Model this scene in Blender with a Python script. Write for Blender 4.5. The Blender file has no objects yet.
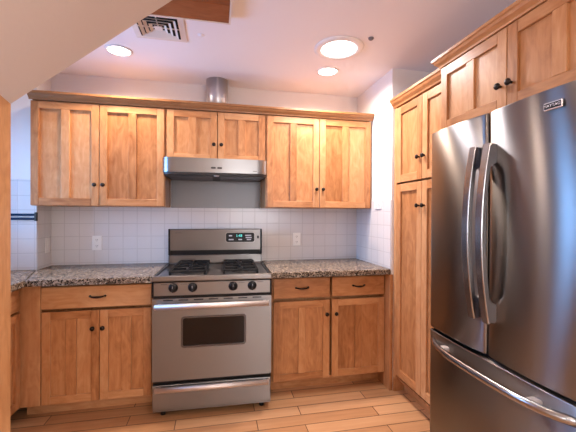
import bpy, bmesh, math, random
from mathutils import Vector, Matrix
random.seed(7)
PI = math.pi
scene = bpy.context.scene
COL = scene.collection

# ------------------------------------------------------------------ camera
cam_d = bpy.data.cameras.new('camera')
cam_d.sensor_fit = 'HORIZONTAL'
cam_d.sensor_width = 36.0
cam_d.lens = 340.4698 / 576.0 * 36.0
cam_d.clip_start = 0.05
cam = bpy.data.objects.new('camera', cam_d)
COL.objects.link(cam)
R_ = Vector((0.97872977, -0.2050966, 0.00483972))
F_ = Vector((0.20512037, 0.97872363, -0.00506841))
U_ = Vector((-0.00369723, 0.00595333, 0.99997544))
cam.matrix_world = Matrix(((R_.x, U_.x, -F_.x, 0.0), (R_.y, U_.y, -F_.y, 0.0),
                           (R_.z, U_.z, -F_.z, 1.3219), (0, 0, 0, 1)))
scene.camera = cam

# ------------------------------------------------------------------ world, exposure
W = bpy.data.worlds.new('sky_world')
scene.world = W
W.use_nodes = True
bgn = W.node_tree.nodes['Background']
bgn.inputs['Color'].default_value = (0.62, 0.78, 1.0, 1)
bgn.inputs['Strength'].default_value = 0.6
scene.view_settings.view_transform = 'Standard'
scene.view_settings.look = 'None'
scene.view_settings.gamma = 1.0
scene.view_settings.exposure = 0.3
scene.view_settings.use_curve_mapping = False

# ------------------------------------------------------------------ lights of the room and added fill
def area_light(name, loc, direction, sx, sy, power, color, spread=PI, shape='RECTANGLE'):
    d = bpy.data.lights.new(name, 'AREA')
    d.shape = shape
    d.size = sx
    if shape in ('RECTANGLE', 'ELLIPSE'):
        d.size_y = sy
    d.energy = power
    d.color = color
    d.spread = spread
    o = bpy.data.objects.new(name, d)
    COL.objects.link(o)
    o.location = loc
    o.rotation_euler = Vector(direction).to_track_quat('-Z', 'Y').to_euler()
    return o
P_WIN, P_REAR, P_SIDE, P_CAN, P_TUBE = 50.0, 50.0, 78.0, 12.0, 12.0
P_EAST = 85.0
C_WIN, C_REAR, C_CAN, C_TUBE = (0.22, 0.50, 1.0), (1.0, 0.96, 0.95), (1.0, 0.77, 0.60), (1.0, 0.95, 0.97)
# daylight through the window over the side counter
area_light('window_daylight', (-1.86, 2.17, 1.55), (1, 0, 0), 0.95, 0.90, P_WIN, C_WIN)
# frontal fill light added behind the camera, at an invented rear window
area_light('rear_fill_light', (0.95, -3.06, 1.55), (0, 1, 0), 1.5, 1.3, P_REAR, C_REAR)
# fill light added at an invented left-wall window, for pantry and refrigerator
area_light('side_fill_light', (-1.86, -1.2, 1.4), (1, 0, 0), 2.3, 1.5, P_SIDE, C_REAR)
# fill light added at an invented right-wall window, brightening the tall cabinet
area_light('east_fill_light', (1.99, -1.3, 1.45), (-1, 0, 0), 1.7, 1.4, P_EAST, C_REAR)
# ceiling cans: two in view, three unseen, the first added to brighten the tall cabinet
CANS = [(-0.648, 2.485), (0.83, 2.50)]
CANS_UNSEEN = [(0.05, 1.30), (-0.4, -1.2), (1.0, -1.2)]
for (lx, ly) in CANS:
    area_light('can_and_fill_light', (lx, ly, 2.405), (0, 0, -1), 0.12, 0.12, P_CAN, C_CAN, 2.8, 'DISK')
for (lx, ly) in CANS_UNSEEN:
    area_light('can_and_fill_light', (lx, ly, 2.405), (0, 0, -1), 0.12, 0.12, P_CAN, C_CAN, 2.8, 'DISK')
area_light('sun_tube_light', (0.787, 2.14, 2.395), (0, 0, -1), 0.22, 0.22, P_TUBE, C_TUBE, 2.9, 'DISK')

# ------------------------------------------------------------------ materials
def mat(name):
    m = bpy.data.materials.new(name)
    m.use_nodes = True
    nt = m.node_tree
    return m, nt, nt.nodes['Principled BSDF']
def ramp(nt, stops):
    r = nt.nodes.new('ShaderNodeValToRGB')
    els = r.color_ramp.elements
    while len(els) < len(stops):
        els.new(0.5)
    for e, (p, c) in zip(els, stops):
        e.position = p
        e.color = (*c, 1)
    return r
def plain(name, col, rough=0.5, metal=0.0, spec=0.5, emit=None, estr=0.0):
    m, nt, b = mat(name)
    b.inputs['Base Color'].default_value = (*col, 1)
    b.inputs['Roughness'].default_value = rough
    b.inputs['Metallic'].default_value = metal
    b.inputs['Specular IOR Level'].default_value = spec
    if emit:
        b.inputs['Emission Color'].default_value = (*emit, 1)
        b.inputs['Emission Strength'].default_value = estr
    return m
def math_node(nt, op, a=None, b=None):
    n = nt.nodes.new('ShaderNodeMath')
    n.operation = op
    if a is not None:
        n.inputs[0].default_value = a
    if b is not None:
        n.inputs[1].default_value = b
    return n
def wood(name, axis, dark, mid, light, rough=0.36, figure=1.0):
    """honey wood, grain along the object's own axis; each board (mesh island) gets its own tone"""
    m, nt, b = mat(name)
    L = nt.links
    tc = nt.nodes.new('ShaderNodeTexCoord')
    geo = nt.nodes.new('ShaderNodeNewGeometry')
    inf = nt.nodes.new('ShaderNodeObjectInfo')
    add = math_node(nt, 'ADD')
    L.new(geo.outputs['Random Per Island'], add.inputs[0])
    L.new(inf.outputs['Random'], add.inputs[1])
    mul = math_node(nt, 'MULTIPLY', b=23.0)
    L.new(add.outputs[0], mul.inputs[0])
    comb = nt.nodes.new('ShaderNodeCombineXYZ')
    for i in range(3):
        L.new(mul.outputs[0], comb.inputs[i])
    vadd = nt.nodes.new('ShaderNodeVectorMath')
    vadd.operation = 'ADD'
    L.new(tc.outputs['Object'], vadd.inputs[0])
    L.new(comb.outputs[0], vadd.inputs[1])
    mp = nt.nodes.new('ShaderNodeMapping')
    sc = [13.0, 13.0, 13.0]
    sc['xyz'.index(axis)] = 1.1
    mp.inputs['Scale'].default_value = sc
    L.new(vadd.outputs[0], mp.inputs['Vector'])
    n1 = nt.nodes.new('ShaderNodeTexNoise')
    n1.inputs['Scale'].default_value = 1.0
    n1.inputs['Detail'].default_value = 3.0
    n1.inputs['Distortion'].default_value = 1.2
    L.new(mp.outputs[0], n1.inputs['Vector'])
    n2 = nt.nodes.new('ShaderNodeTexNoise')
    n2.inputs['Scale'].default_value = 7.0
    n2.inputs['Detail'].default_value = 2.0
    L.new(mp.outputs[0], n2.inputs['Vector'])
    mp3 = nt.nodes.new('ShaderNodeMapping')
    sc3 = [6.5, 6.5, 6.5]
    sc3['xyz'.index(axis)] = 2.4
    mp3.inputs['Scale'].default_value = sc3
    L.new(vadd.outputs[0], mp3.inputs['Vector'])
    n3 = nt.nodes.new('ShaderNodeTexNoise')
    n3.inputs['Scale'].default_value = 2.2
    n3.inputs['Detail'].default_value = 4.0
    n3.inputs['Distortion'].default_value = 2.2
    L.new(mp3.outputs[0], n3.inputs['Vector'])
    m4 = math_node(nt, 'MULTIPLY', b=0.57 * figure)
    L.new(n3.outputs['Fac'], m4.inputs[0])
    m1 = math_node(nt, 'MULTIPLY', b=0.28 * figure)
    L.new(n1.outputs['Fac'], m1.inputs[0])
    m2 = math_node(nt, 'MULTIPLY', b=0.22 * figure)
    L.new(n2.outputs['Fac'], m2.inputs[0])
    s1 = math_node(nt, 'ADD')
    L.new(m1.outputs[0], s1.inputs[0])
    L.new(m2.outputs[0], s1.inputs[1])
    fr = math_node(nt, 'FRACT')
    L.new(add.outputs[0], fr.inputs[0])
    m3 = math_node(nt, 'MULTIPLY', b=0.34)
    L.new(fr.outputs[0], m3.inputs[0])
    s2 = math_node(nt, 'ADD')
    L.new(s1.outputs[0], s2.inputs[0])
    L.new(m3.outputs[0], s2.inputs[1])
    s3 = math_node(nt, 'ADD')
    L.new(s2.outputs[0], s3.inputs[0])
    L.new(m4.outputs[0], s3.inputs[1])
    r = ramp(nt, [(0.40, dark), (0.70, mid), (0.98, light)])
    L.new(s3.outputs[0], r.inputs[0])
    L.new(r.outputs[0], b.inputs['Base Color'])
    b.inputs['Roughness'].default_value = rough
    b.inputs['Specular IOR Level'].default_value = 0.4
    bp_ = nt.nodes.new('ShaderNodeBump')
    bp_.inputs['Strength'].default_value = 0.04
    bp_.inputs['Distance'].default_value = 0.002
    L.new(n2.outputs['Fac'], bp_.inputs['Height'])
    L.new(bp_.outputs[0], b.inputs['Normal'])
    return m
WD, WM, WL = (0.27, 0.100, 0.032), (0.475, 0.214, 0.085), (0.60, 0.325, 0.155)
wood_z = wood('honey_wood_upright', 'z', WD, WM, WL)
wood_x = wood('honey_wood_level', 'x', WD, WM, WL)
wood_pale = wood('pale_wood_upright', 'z', (0.44, 0.21, 0.085), (0.60, 0.32, 0.15), (0.70, 0.43, 0.23))  # paler tones than the honey wood, for the tall cabinet alone
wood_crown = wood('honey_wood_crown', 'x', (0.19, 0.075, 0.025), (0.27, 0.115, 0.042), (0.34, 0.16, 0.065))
wood_red = wood('red_brown_plank', 'x', (0.15, 0.042, 0.014), (0.25, 0.080, 0.028), (0.33, 0.12, 0.046), 0.4)

def steel(name, col, rough, aniso, tangent_axis='Z', rot=0.0):
    m, nt, b = mat(name)
    L = nt.links
    b.inputs['Base Color'].default_value = (*col, 1)
    b.inputs['Metallic'].default_value = 1.0
    b.inputs['Roughness'].default_value = rough
    b.inputs['Anisotropic'].default_value = aniso
    b.inputs['Anisotropic Rotation'].default_value = 0.25
    if aniso > 0:
        t = nt.nodes.new('ShaderNodeTangent')
        t.direction_type = 'RADIAL'
        t.axis = tangent_axis
        L.new(t.outputs[0], b.inputs['Tangent'])
    tc = nt.nodes.new('ShaderNodeTexCoord')
    mp = nt.nodes.new('ShaderNodeMapping')
    mp.inputs['Scale'].default_value = (2.0, 2.0, 260.0)
    L.new(tc.outputs['Object'], mp.inputs['Vector'])
    n = nt.nodes.new('ShaderNodeTexNoise')
    n.inputs['Scale'].default_value = 1.0
    n.inputs['Detail'].default_value = 2.0
    L.new(mp.outputs[0], n.inputs['Vector'])
    mr = nt.nodes.new('ShaderNodeMapRange')
    mr.inputs['To Min'].default_value = rough - 0.012
    mr.inputs['To Max'].default_value = rough + 0.015
    L.new(n.outputs['Fac'], mr.inputs['Value'])
    L.new(mr.outputs[0], b.inputs['Roughness'])
    return m
steel_fridge = steel('brushed_steel_fridge', (0.225, 0.218, 0.218), 0.29, 1.0)
steel_range = steel('brushed_steel_range', (0.215, 0.207, 0.205), 0.34, 0.85)
steel_dark = steel('brushed_steel_backguard', (0.165, 0.158, 0.157), 0.30, 0.85)
steel_hood = steel('brushed_steel_hood', (0.29, 0.285, 0.285), 0.28, 0.6)
steel_sheet = steel('steel_sheet', (0.165, 0.17, 0.185), 0.42, 0.3)
chrome = steel('satin_chrome', (0.72, 0.68, 0.66), 0.55, 0.0)
handle_steel = steel('satin_handle_steel', (0.34, 0.34, 0.355), 0.24, 0.0)
galv = steel('galvanised_duct', (0.60, 0.59, 0.59), 0.34, 0.4)
black = plain('black_enamel', (0.006, 0.006, 0.007), 0.35, spec=0.2)
dark_grey = plain('dark_grey_plastic', (0.03, 0.03, 0.032), 0.5)
iron = plain('black_cast_iron', (0.007, 0.007, 0.008), 0.5, spec=0.25)
bronze = plain('dark_bronze', (0.022, 0.014, 0.010), 0.32, 0.6)
glass_dark = plain('dark_oven_glass', (0.010, 0.006, 0.005), 0.10, spec=0.25)
white_paint = plain('white_trim_paint', (0.80, 0.77, 0.76), 0.5)
white_plastic = plain('white_plastic', (0.82, 0.81, 0.80), 0.35)
cream = plain('cream_vent_paint', (0.74, 0.68, 0.62), 0.5)
vent_dark = plain('vent_dark_inside', (0.008, 0.008, 0.010), 0.8)
lens_lit = plain('lit_lens', (1, 1, 1), 0.5, emit=(1.0, 0.95, 0.90), estr=6.0)
tube_lit = plain('lit_sun_tube', (1, 1, 1), 0.5, emit=(1.0, 0.97, 0.97), estr=4.0)
navy = plain('navy_glaze', (0.012, 0.035, 0.085), 0.2)
red_dot = plain('grey_metal', (0.22, 0.20, 0.20), 0.4, 0.5)
digit_lit = plain('lit_digits', (0.02, 0.2, 0.2), 0.5, emit=(0.15, 0.9, 0.85), estr=1.0)
legend_white = plain('panel_legend', (0.45, 0.45, 0.48), 0.5)
silver = plain('silver_badge', (0.80, 0.80, 0.82), 0.25, 0.9)

def paint(name, col, bump=0.03):
    m, nt, b = mat(name)
    b.inputs['Base Color'].default_value = (*col, 1)
    b.inputs['Roughness'].default_value = 0.7
    b.inputs['Specular IOR Level'].default_value = 0.25
    tc = nt.nodes.new('ShaderNodeTexCoord')
    n = nt.nodes.new('ShaderNodeTexNoise')
    n.inputs['Scale'].default_value = 60.0
    n.inputs['Detail'].default_value = 3.0
    nt.links.new(tc.outputs['Object'], n.inputs['Vector'])
    bp_ = nt.nodes.new('ShaderNodeBump')
    bp_.inputs['Strength'].default_value = bump
    bp_.inputs['Distance'].default_value = 0.01
    nt.links.new(n.outputs['Fac'], bp_.inputs['Height'])
    nt.links.new(bp_.outputs[0], b.inputs['Normal'])
    return m
wall_paint = paint('wall_paint', (0.79, 0.755, 0.745))
ceil_paint = paint('ceiling_paint', (0.85, 0.84, 0.87))
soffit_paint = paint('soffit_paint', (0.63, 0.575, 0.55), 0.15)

def tile(name, swap, ox, oz):
    """square white wall tiles laid on a grid, pale grout"""
    m, nt, b = mat(name)
    L = nt.links
    tc = nt.nodes.new('ShaderNodeTexCoord')
    sep = nt.nodes.new('ShaderNodeSeparateXYZ')
    L.new(tc.outputs['Object'], sep.inputs[0])
    def groove(out, off, size):
        a = math_node(nt, 'SUBTRACT', b=off)
        L.new(out, a.inputs[0])
        d = math_node(nt, 'DIVIDE', b=size)
        L.new(a.outputs[0], d.inputs[0])
        pp = math_node(nt, 'PINGPONG', b=0.5)
        L.new(d.outputs[0], pp.inputs[0])
        sm = nt.nodes.new('ShaderNodeMapRange')
        sm.interpolation_type = 'SMOOTHSTEP'
        sm.inputs['From Min'].default_value = 0.012
        sm.inputs['From Max'].default_value = 0.034
        L.new(pp.outputs[0], sm.inputs['Value'])
        return sm.outputs[0]
    g1 = groove(sep.outputs['Y' if swap else 'X'], ox, 0.1073)
    g2 = groove(sep.outputs['Z'], oz, 0.1037)
    mn = math_node(nt, 'MINIMUM')
    L.new(g1, mn.inputs[0])
    L.new(g2, mn.inputs[1])
    r = ramp(nt, [(0.0, (0.56, 0.54, 0.545)), (1.0, (0.68, 0.66, 0.667))])
    L.new(mn.outputs[0], r.inputs[0])
    L.new(r.outputs[0], b.inputs['Base Color'])
    b.inputs['Roughness'].default_value = 0.16
    bp_ = nt.nodes.new('ShaderNodeBump')
    bp_.inputs['Strength'].default_value = 0.35
    bp_.inputs['Distance'].default_value = 0.002
    L.new(mn.outputs[0], bp_.inputs['Height'])
    L.new(bp_.outputs[0], b.inputs['Normal'])
    return m
tile_back = tile('white_tile_back', False, -0.101, 1.033)
tile_side = tile('white_tile_side', True, 2.99, 1.033)

def granite(name):
    m, nt, b = mat(name)
    L = nt.links
    tc = nt.nodes.new('ShaderNodeTexCoord')
    n1 = nt.nodes.new('ShaderNodeTexNoise')
    n1.inputs['Scale'].default_value = 62.0
    n1.inputs['Detail'].default_value = 4.0
    n1.inputs['Roughness'].default_value = 0.7
    L.new(tc.outputs['Object'], n1.inputs['Vector'])
    r1 = ramp(nt, [(0.30, (0.018, 0.014, 0.013)), (0.43, (0.125, 0.09, 0.062)), (0.53, (0.30, 0.235, 0.178)), (0.70, (0.52, 0.45, 0.375))])
    L.new(n1.outputs['Fac'], r1.inputs[0])
    v = nt.nodes.new('ShaderNodeTexVoronoi')
    v.inputs['Scale'].default_value = 150.0
    L.new(tc.outputs['Object'], v.inputs['Vector'])
    r2 = ramp(nt, [(0.0, (0.0, 0.0, 0.0)), (0.30, (0.0, 0.0, 0.0)), (0.42, (1, 1, 1))])
    L.new(v.outputs['Color'], r2.inputs[0])
    mx = nt.nodes.new('ShaderNodeMix')
    mx.data_type = 'RGBA'
    mx.blend_type = 'MULTIPLY'
    mx.inputs[0].default_value = 0.9
    L.new(r1.outputs[0], mx.inputs[6])
    L.new(r2.outputs[0], mx.inputs[7])
    L.new(mx.outputs[2], b.inputs['Base Color'])
    b.inputs['Roughness'].default_value = 0.24
    b.inputs['Specular IOR Level'].default_value = 0.12
    return m
granite_m = granite('speckled_granite')

def floor_mat():
    m, nt, b = mat('maple_plank_floor')
    L = nt.links
    tc = nt.nodes.new('ShaderNodeTexCoord')
    br = nt.nodes.new('ShaderNodeTexBrick')
    br.offset = 0.37
    br.offset_frequency = 2
    br.inputs['Scale'].default_value = 1.0
    br.inputs['Brick Width'].default_value = 0.80
    br.inputs['Row Height'].default_value = 0.105
    br.inputs['Mortar Size'].default_value = 0.0032
    br.inputs['Mortar Smooth'].default_value = 0.3
    br.inputs['Bias'].default_value = 0.0
    br.inputs['Color1'].default_value = (0.0, 0.0, 0.0, 1)
    br.inputs['Color2'].default_value = (1, 1, 1, 1)
    br.inputs['Mortar'].default_value = (0.5, 0.5, 0.5, 1)
    mpb = nt.nodes.new('ShaderNodeMapping')
    mpb.inputs['Location'].default_value = (0.25, 0.035, 0)
    L.new(tc.outputs['Object'], mpb.inputs['Vector'])
    L.new(mpb.outputs[0], br.inputs['Vector'])
    mp = nt.nodes.new('ShaderNodeMapping')
    mp.inputs['Scale'].default_value = (1.6, 26.0, 1.0)
    L.new(tc.outputs['Object'], mp.inputs['Vector'])
    n = nt.nodes.new('ShaderNodeTexNoise')
    n.inputs['Scale'].default_value = 1.5
    n.inputs['Detail'].default_value = 3.0
    L.new(mp.outputs[0], n.inputs['Vector'])
    a = math_node(nt, 'MULTIPLY', b=0.55)
    L.new(n.outputs['Fac'], a.inputs[0])
    c = math_node(nt, 'MULTIPLY', b=0.45)
    L.new(br.outputs['Color'], c.inputs[0])
    s = math_node(nt, 'ADD')
    L.new(a.outputs[0], s.inputs[0])
    L.new(c.outputs[0], s.inputs[1])
    r = ramp(nt, [(0.1, (0.40, 0.185, 0.080)), (0.5, (0.56, 0.30, 0.145)), (0.9, (0.68, 0.40, 0.215))])
    L.new(s.outputs[0], r.inputs[0])
    mx = nt.nodes.new('ShaderNodeMix')
    mx.data_type = 'RGBA'
    L.new(br.outputs['Fac'], mx.inputs[0])
    L.new(r.outputs[0], mx.inputs[6])
    mx.inputs[7].default_value = (0.10, 0.045, 0.018, 1)
    L.new(mx.outputs[2], b.inputs['Base Color'])
    b.inputs['Roughness'].default_value = 0.33
    bp_ = nt.nodes.new('ShaderNodeBump')
    bp_.invert = True
    bp_.inputs['Strength'].default_value = 0.3
    bp_.inputs['Distance'].default_value = 0.003
    L.new(br.outputs['Fac'], bp_.inputs['Height'])
    L.new(bp_.outputs[0], b.inputs['Normal'])
    return m
floor_m = floor_mat()

def pane_mat():
    m = bpy.data.materials.new('window_glass')
    m.use_nodes = True
    nt = m.node_tree
    nt.nodes.clear()
    out = nt.nodes.new('ShaderNodeOutputMaterial')
    tr = nt.nodes.new('ShaderNodeBsdfTransparent')
    gl = nt.nodes.new('ShaderNodeBsdfGlossy')
    gl.inputs['Roughness'].default_value = 0.02
    fr = nt.nodes.new('ShaderNodeFresnel')
    mx = nt.nodes.new('ShaderNodeMixShader')
    nt.links.new(fr.outputs[0], mx.inputs[0])
    nt.links.new(tr.outputs[0], mx.inputs[1])
    nt.links.new(gl.outputs[0], mx.inputs[2])
    nt.links.new(mx.outputs[0], out.inputs[0])
    return m
pane_m = pane_mat()

# ------------------------------------------------------------------ mesh helpers
def NB():
    return bmesh.new()
def box(bm, x0, x1, y0, y1, z0, z1, bev=0.0, mi=0, seg=1):
    if x0 > x1: x0, x1 = x1, x0
    if y0 > y1: y0, y1 = y1, y0
    if z0 > z1: z0, z1 = z1, z0
    vs = [bm.verts.new(p) for p in ((x0, y0, z0), (x1, y0, z0), (x1, y1, z0), (x0, y1, z0),
                                    (x0, y0, z1), (x1, y0, z1), (x1, y1, z1), (x0, y1, z1))]
    fs = [bm.faces.new([vs[i] for i in q]) for q in ((3, 2, 1, 0), (4, 5, 6, 7), (0, 1, 5, 4), (1, 2, 6, 5), (2, 3, 7, 6), (3, 0, 4, 7))]
    for f in fs:
        f.material_index = mi
    if bev > 0:
        bev = min(bev, 0.45 * min(x1 - x0, y1 - y0, z1 - z0))
        es = list({e for f in fs for e in f.edges})
        r = bmesh.ops.bevel(bm, geom=es, offset=bev, segments=seg, profile=0.5, affect='EDGES', clamp_overlap=True)
        for f in r['faces']:
            f.material_index = mi
def prism(bm, pts, axis, a0, a1, mi=0):
    """closed polygon pts (2d) extruded along an axis"""
    def P(p, a):
        if axis == 'x': return (a, p[0], p[1])
        if axis == 'y': return (p[0], a, p[1])
        return (p[0], p[1], a)
    A = [bm.verts.new(P(p, a0)) for p in pts]
    B = [bm.verts.new(P(p, a1)) for p in pts]
    fs = [bm.faces.new(A), bm.faces.new(list(reversed(B)))]
    n = len(pts)
    for i in range(n):
        fs.append(bm.faces.new((A[i], B[i], B[(i + 1) % n], A[(i + 1) % n])))
    for f in fs:
        f.material_index = mi
    return fs
def lathe(bm, prof, center, axis='z', seg=24, mi=0):
    """prof: list of (radius, height) revolved round an axis through center"""
    c = Vector(center)
    rings = []
    for (r, h) in prof:
        ring = []
        if r < 1e-6:
            v = {'z': (0, 0, h), 'y': (0, h, 0), 'x': (h, 0, 0)}[axis]
            ring = [bm.verts.new(c + Vector(v))]
        else:
            for k in range(seg):
                a = 2 * PI * k / seg
                p, q = r * math.cos(a), r * math.sin(a)
                v = {'z': (p, q, h), 'y': (p, h, q), 'x': (h, p, q)}[axis]
                ring.append(bm.verts.new(c + Vector(v)))
        rings.append(ring)
    for A, B in zip(rings, rings[1:]):
        for k in range(seg):
            k2 = (k + 1) % seg
            if len(A) == 1 and len(B) == 1: continue
            if len(A) == 1: f = bm.faces.new((A[0], B[k2], B[k]))
            elif len(B) == 1: f = bm.faces.new((A[k], A[k2], B[0]))
            else: f = bm.faces.new((A[k], A[k2], B[k2], B[k]))
            f.material_index = mi
            f.smooth = True
def tube(bm, pts, r, seg=10, mi=0, flat=1.0, up=(0, 0, 1)):
    """round (or flattened) bar along a polyline, capped"""
    pts = [Vector(p) for p in pts]
    rings = []
    for i, p in enumerate(pts):
        d = (pts[min(i + 1, len(pts) - 1)] - pts[max(i - 1, 0)]).normalized()
        u = Vector(up)
        s = d.cross(u)
        if s.length < 1e-4:
            s = d.cross(Vector((1, 0, 0)))
        s.normalize()
        n = s.cross(d).normalized()
        rr = r[i] if isinstance(r, (list, tuple)) else r
        rings.append([bm.verts.new(p + s * (rr * math.cos(2 * PI * k / seg)) + n * (rr * flat * math.sin(2 * PI * k / seg))) for k in range(seg)])
    for A, B in zip(rings, rings[1:]):
        for k in range(seg):
            f = bm.faces.new((A[k], A[(k + 1) % seg], B[(k + 1) % seg], B[k]))
            f.smooth = True
            f.material_index = mi
    for R in (rings[0], rings[-1]):
        bm.faces.new(R).material_index = mi
def sweep(bm, path, prof, closed_ends=True, mi=0):
    """prof = [(out, z)] swept along a 2d path; 'out' is to the right of travel, mitred"""
    pts = [Vector(p) for p in path]
    rings = []
    for i, p in enumerate(pts):
        def nrm(a, b):
            d = (b - a).normalized()
            return Vector((d.y, -d.x))
        if i == 0: n = nrm(pts[0], pts[1])
        elif i == len(pts) - 1: n = nrm(pts[-2], pts[-1])
        else:
            n1, n2 = nrm(pts[i - 1], p), nrm(p, pts[i + 1])
            n = (n1 + n2) / (1 + n1.dot(n2))
        rings.append([bm.verts.new((p.x + n.x * o, p.y + n.y * o, z)) for (o, z) in prof])
    m = len(prof)
    for A, B in zip(rings, rings[1:]):
        for k in range(m):
            bm.faces.new((A[k], A[(k + 1) % m], B[(k + 1) % m], B[k])).material_index = mi
    bm.faces.new(rings[0]).material_index = mi
    bm.faces.new(list(reversed(rings[-1]))).material_index = mi
def rrect(cx, cz, w, h, r, seg=5):
    out = []
    for (sx, sz, a0) in ((1, 1, 0), (-1, 1, PI / 2), (-1, -1, PI), (1, -1, 1.5 * PI)):
        for k in range(seg + 1):
            a = a0 + (PI / 2) * k / seg
            out.append((cx + sx * (w / 2 - r) + r * math.cos(a), cz + sz * (h / 2 - r) + r * math.sin(a)))
    return out
def obj(name, bm, mats, parent=None, loc=(0, 0, 0)):
    bmesh.ops.recalc_face_normals(bm, faces=bm.faces[:])
    me = bpy.data.meshes.new(name)
    bm.to_mesh(me)
    bm.free()
    for m in (mats if isinstance(mats, (list, tuple)) else [mats]):
        me.materials.append(m)
    o = bpy.data.objects.new(name, me)
    COL.objects.link(o)
    o.location = loc
    if parent is not None:
        o.parent = parent
    return o
def tag(o, label, cat, group=None):
    o['label'] = label
    o['category'] = cat
    if group:
        o['group'] = group
    return o
def thing(name, label, cat, loc=(0, 0, 0), rotz=0.0, group=None):
    o = bpy.data.objects.new(name, None)
    o.empty_display_size = 0.1
    COL.objects.link(o)
    o.location = loc
    o.rotation_euler = (0, 0, rotz)
    return tag(o, label, cat, group)
def struct(name, bm, m, parent=None, label=None):
    o = obj(name, bm, m, parent)
    if parent is None:
        o['kind'] = 'structure'
    if label:
        o['label'] = label
    return o
def text_mesh(name, body, size, m, parent, loc, rot, extrude=0.0004, align='CENTER', spacing=1.0):
    cu = bpy.data.curves.new(name, 'FONT')
    cu.body = body
    cu.size = size
    cu.align_x = align
    cu.align_y = 'CENTER'
    cu.extrude = extrude
    cu.space_character = spacing
    t = bpy.data.objects.new(name, cu)
    COL.objects.link(t)
    dg = bpy.context.evaluated_depsgraph_get()
    dg.update()
    me = bpy.data.meshes.new_from_object(t.evaluated_get(dg))
    bpy.data.objects.remove(t)
    me.materials.clear()
    me.materials.append(m)
    o = bpy.data.objects.new(name, me)
    COL.objects.link(o)
    o.location = loc
    o.rotation_euler = rot
    o.parent = parent
    return o

# ------------------------------------------------------------------ the room
BY = 2.994                      # back wall
XL, XR, YR = -1.80, 1.93, -3.0  # left wall, far right wall, rear wall
H = 2.42
b = NB(); box(b, XL - 0.1, XR + 0.1, YR - 0.1, BY + 0.1, -0.08, 0.0); struct('floor', b, floor_m)
b = NB(); box(b, XL - 0.1, XR + 0.1, YR - 0.1, BY + 0.1, H, H + 0.08); struct('ceiling', b, ceil_paint)
b = NB(); box(b, -1.272, 1.287, BY, BY + 0.1, 0, H); wall_back = struct('wall_back', b, wall_paint)
b = NB(); box(b, 1.287, 1.387, 2.345, BY + 0.1, 0, H); box(b, 1.387, XR + 0.1, 2.345, 2.445, 0, H)
wall_r = struct('wall_right_corner', b, wall_paint)
b = NB()
box(b, XR, XR + 0.1, YR - 0.1, -2.2, 0, H); box(b, XR, XR + 0.1, -0.4, 2.345, 0, H)
box(b, XR, XR + 0.1, -2.2, -0.4, 0, 0.7); box(b, XR, XR + 0.1, -2.2, -0.4, 2.2, H)
struct('wall_right', b, wall_paint)
b = NB(); box(b, XL - 0.1, -1.272, 2.778, BY + 0.1, 0, H); wall_a = struct('wall_back_left', b, wall_paint)
b = NB()   # left wall with the window opening y 1.74..2.60, z 1.10..2.00
box(b, XL - 0.1, XL, YR - 0.1, -2.4, 0, H); box(b, XL - 0.1, XL, 0.0, 1.70, 0, H)
box(b, XL - 0.1, XL, -2.4, 0.0, 0, 0.6); box(b, XL - 0.1, XL, -2.4, 0.0, 2.2, H); box(b, XL - 0.1, XL, 2.64, 2.778, 0, H)
box(b, XL - 0.1, XL, 1.70, 2.64, 0, 1.10); box(b, XL - 0.1, XL, 1.70, 2.64, 2.0, H)
struct('wall_left', b, wall_paint)
b = NB()   # rear wall, with an opening for the invented window
box(b, XL - 0.1, 0.2, YR - 0.1, YR, 0, H); box(b, 1.7, XR + 0.1, YR - 0.1, YR, 0, H)
box(b, 0.2, 1.7, YR - 0.1, YR, 0, 0.9); box(b, 0.2, 1.7, YR - 0.1, YR, 2.2, H)
struct('wall_rear', b, wall_paint)
# tile cladding, a few mm proud of the walls
b = NB(); box(b, -1.264, 1.281, BY - 0.009, BY, 0.914, 1.3755)
struct('tile_cladding', b, tile_back, wall_back)
b = NB(); box(b, 1.280, 1.287, 2.349, BY - 0.009, 0.914, 1.436, 0.0015)
struct('tile_cladding', b, tile_side, wall_r)
b = NB(); box(b, -1.799, -1.267, 2.770, 2.778, 0.914, 1.560, 0.0015)
struct('tile_cladding', b, tile_back, wall_a)
b = NB(); box(b, -1.272, -1.264, 2.7781, BY - 0.009, 0.914, 1.3755)
struct('tile_cladding', b, tile_side, wall_a)
def window(n, y, x0, x1, z0, z1, along='y'):
    b = NB(); t = 0.05
    def bb(a0, a1, d0, d1, c0, c1):
        if along == 'y': box(b, d0, d1, a0, a1, c0, c1, 0.004)
        else: box(b, a0, a1, d0, d1, c0, c1, 0.004)
    bb(x0, x1, y - 0.03, y + 0.03, z0, z0 + t); bb(x0, x1, y - 0.03, y + 0.03, z1 - t, z1)
    bb(x0, x0 + t, y - 0.03, y + 0.03, z0 + t, z1 - t); bb(x1 - t, x1, y - 0.03, y + 0.03, z0 + t, z1 - t)
    xm = (x0 + x1) / 2
    bb(xm - 0.02, xm + 0.02, y - 0.025, y + 0.025, z0 + t, z1 - t)
    f = struct('window_%d' % n, b, white_paint)
    b = NB()
    if along == 'y': box(b, y - 0.004, y + 0.004, x0 + t, x1 - t, z0 + t, z1 - t)
    else: box(b, x0 + t, x1 - t, y - 0.004, y + 0.004, z0 + t, z1 - t)
    obj('glass_pane', b, pane_m, f)
window(1, XL - 0.03, 1.70, 2.64, 1.10, 2.0, 'y')
window(2, YR - 0.03, 0.2, 1.7, 0.9, 2.2, 'x')  # unseen window made up to hold the frontal fill
window(4, XR + 0.03, -2.2, -0.4, 0.7, 2.2, 'y')  # unseen window made up to hold the tall cabinet's fill
window(3, XL - 0.03, -2.4, 0.0, 0.6, 2.2, 'y')  # unseen window made up to hold the side fill

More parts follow.
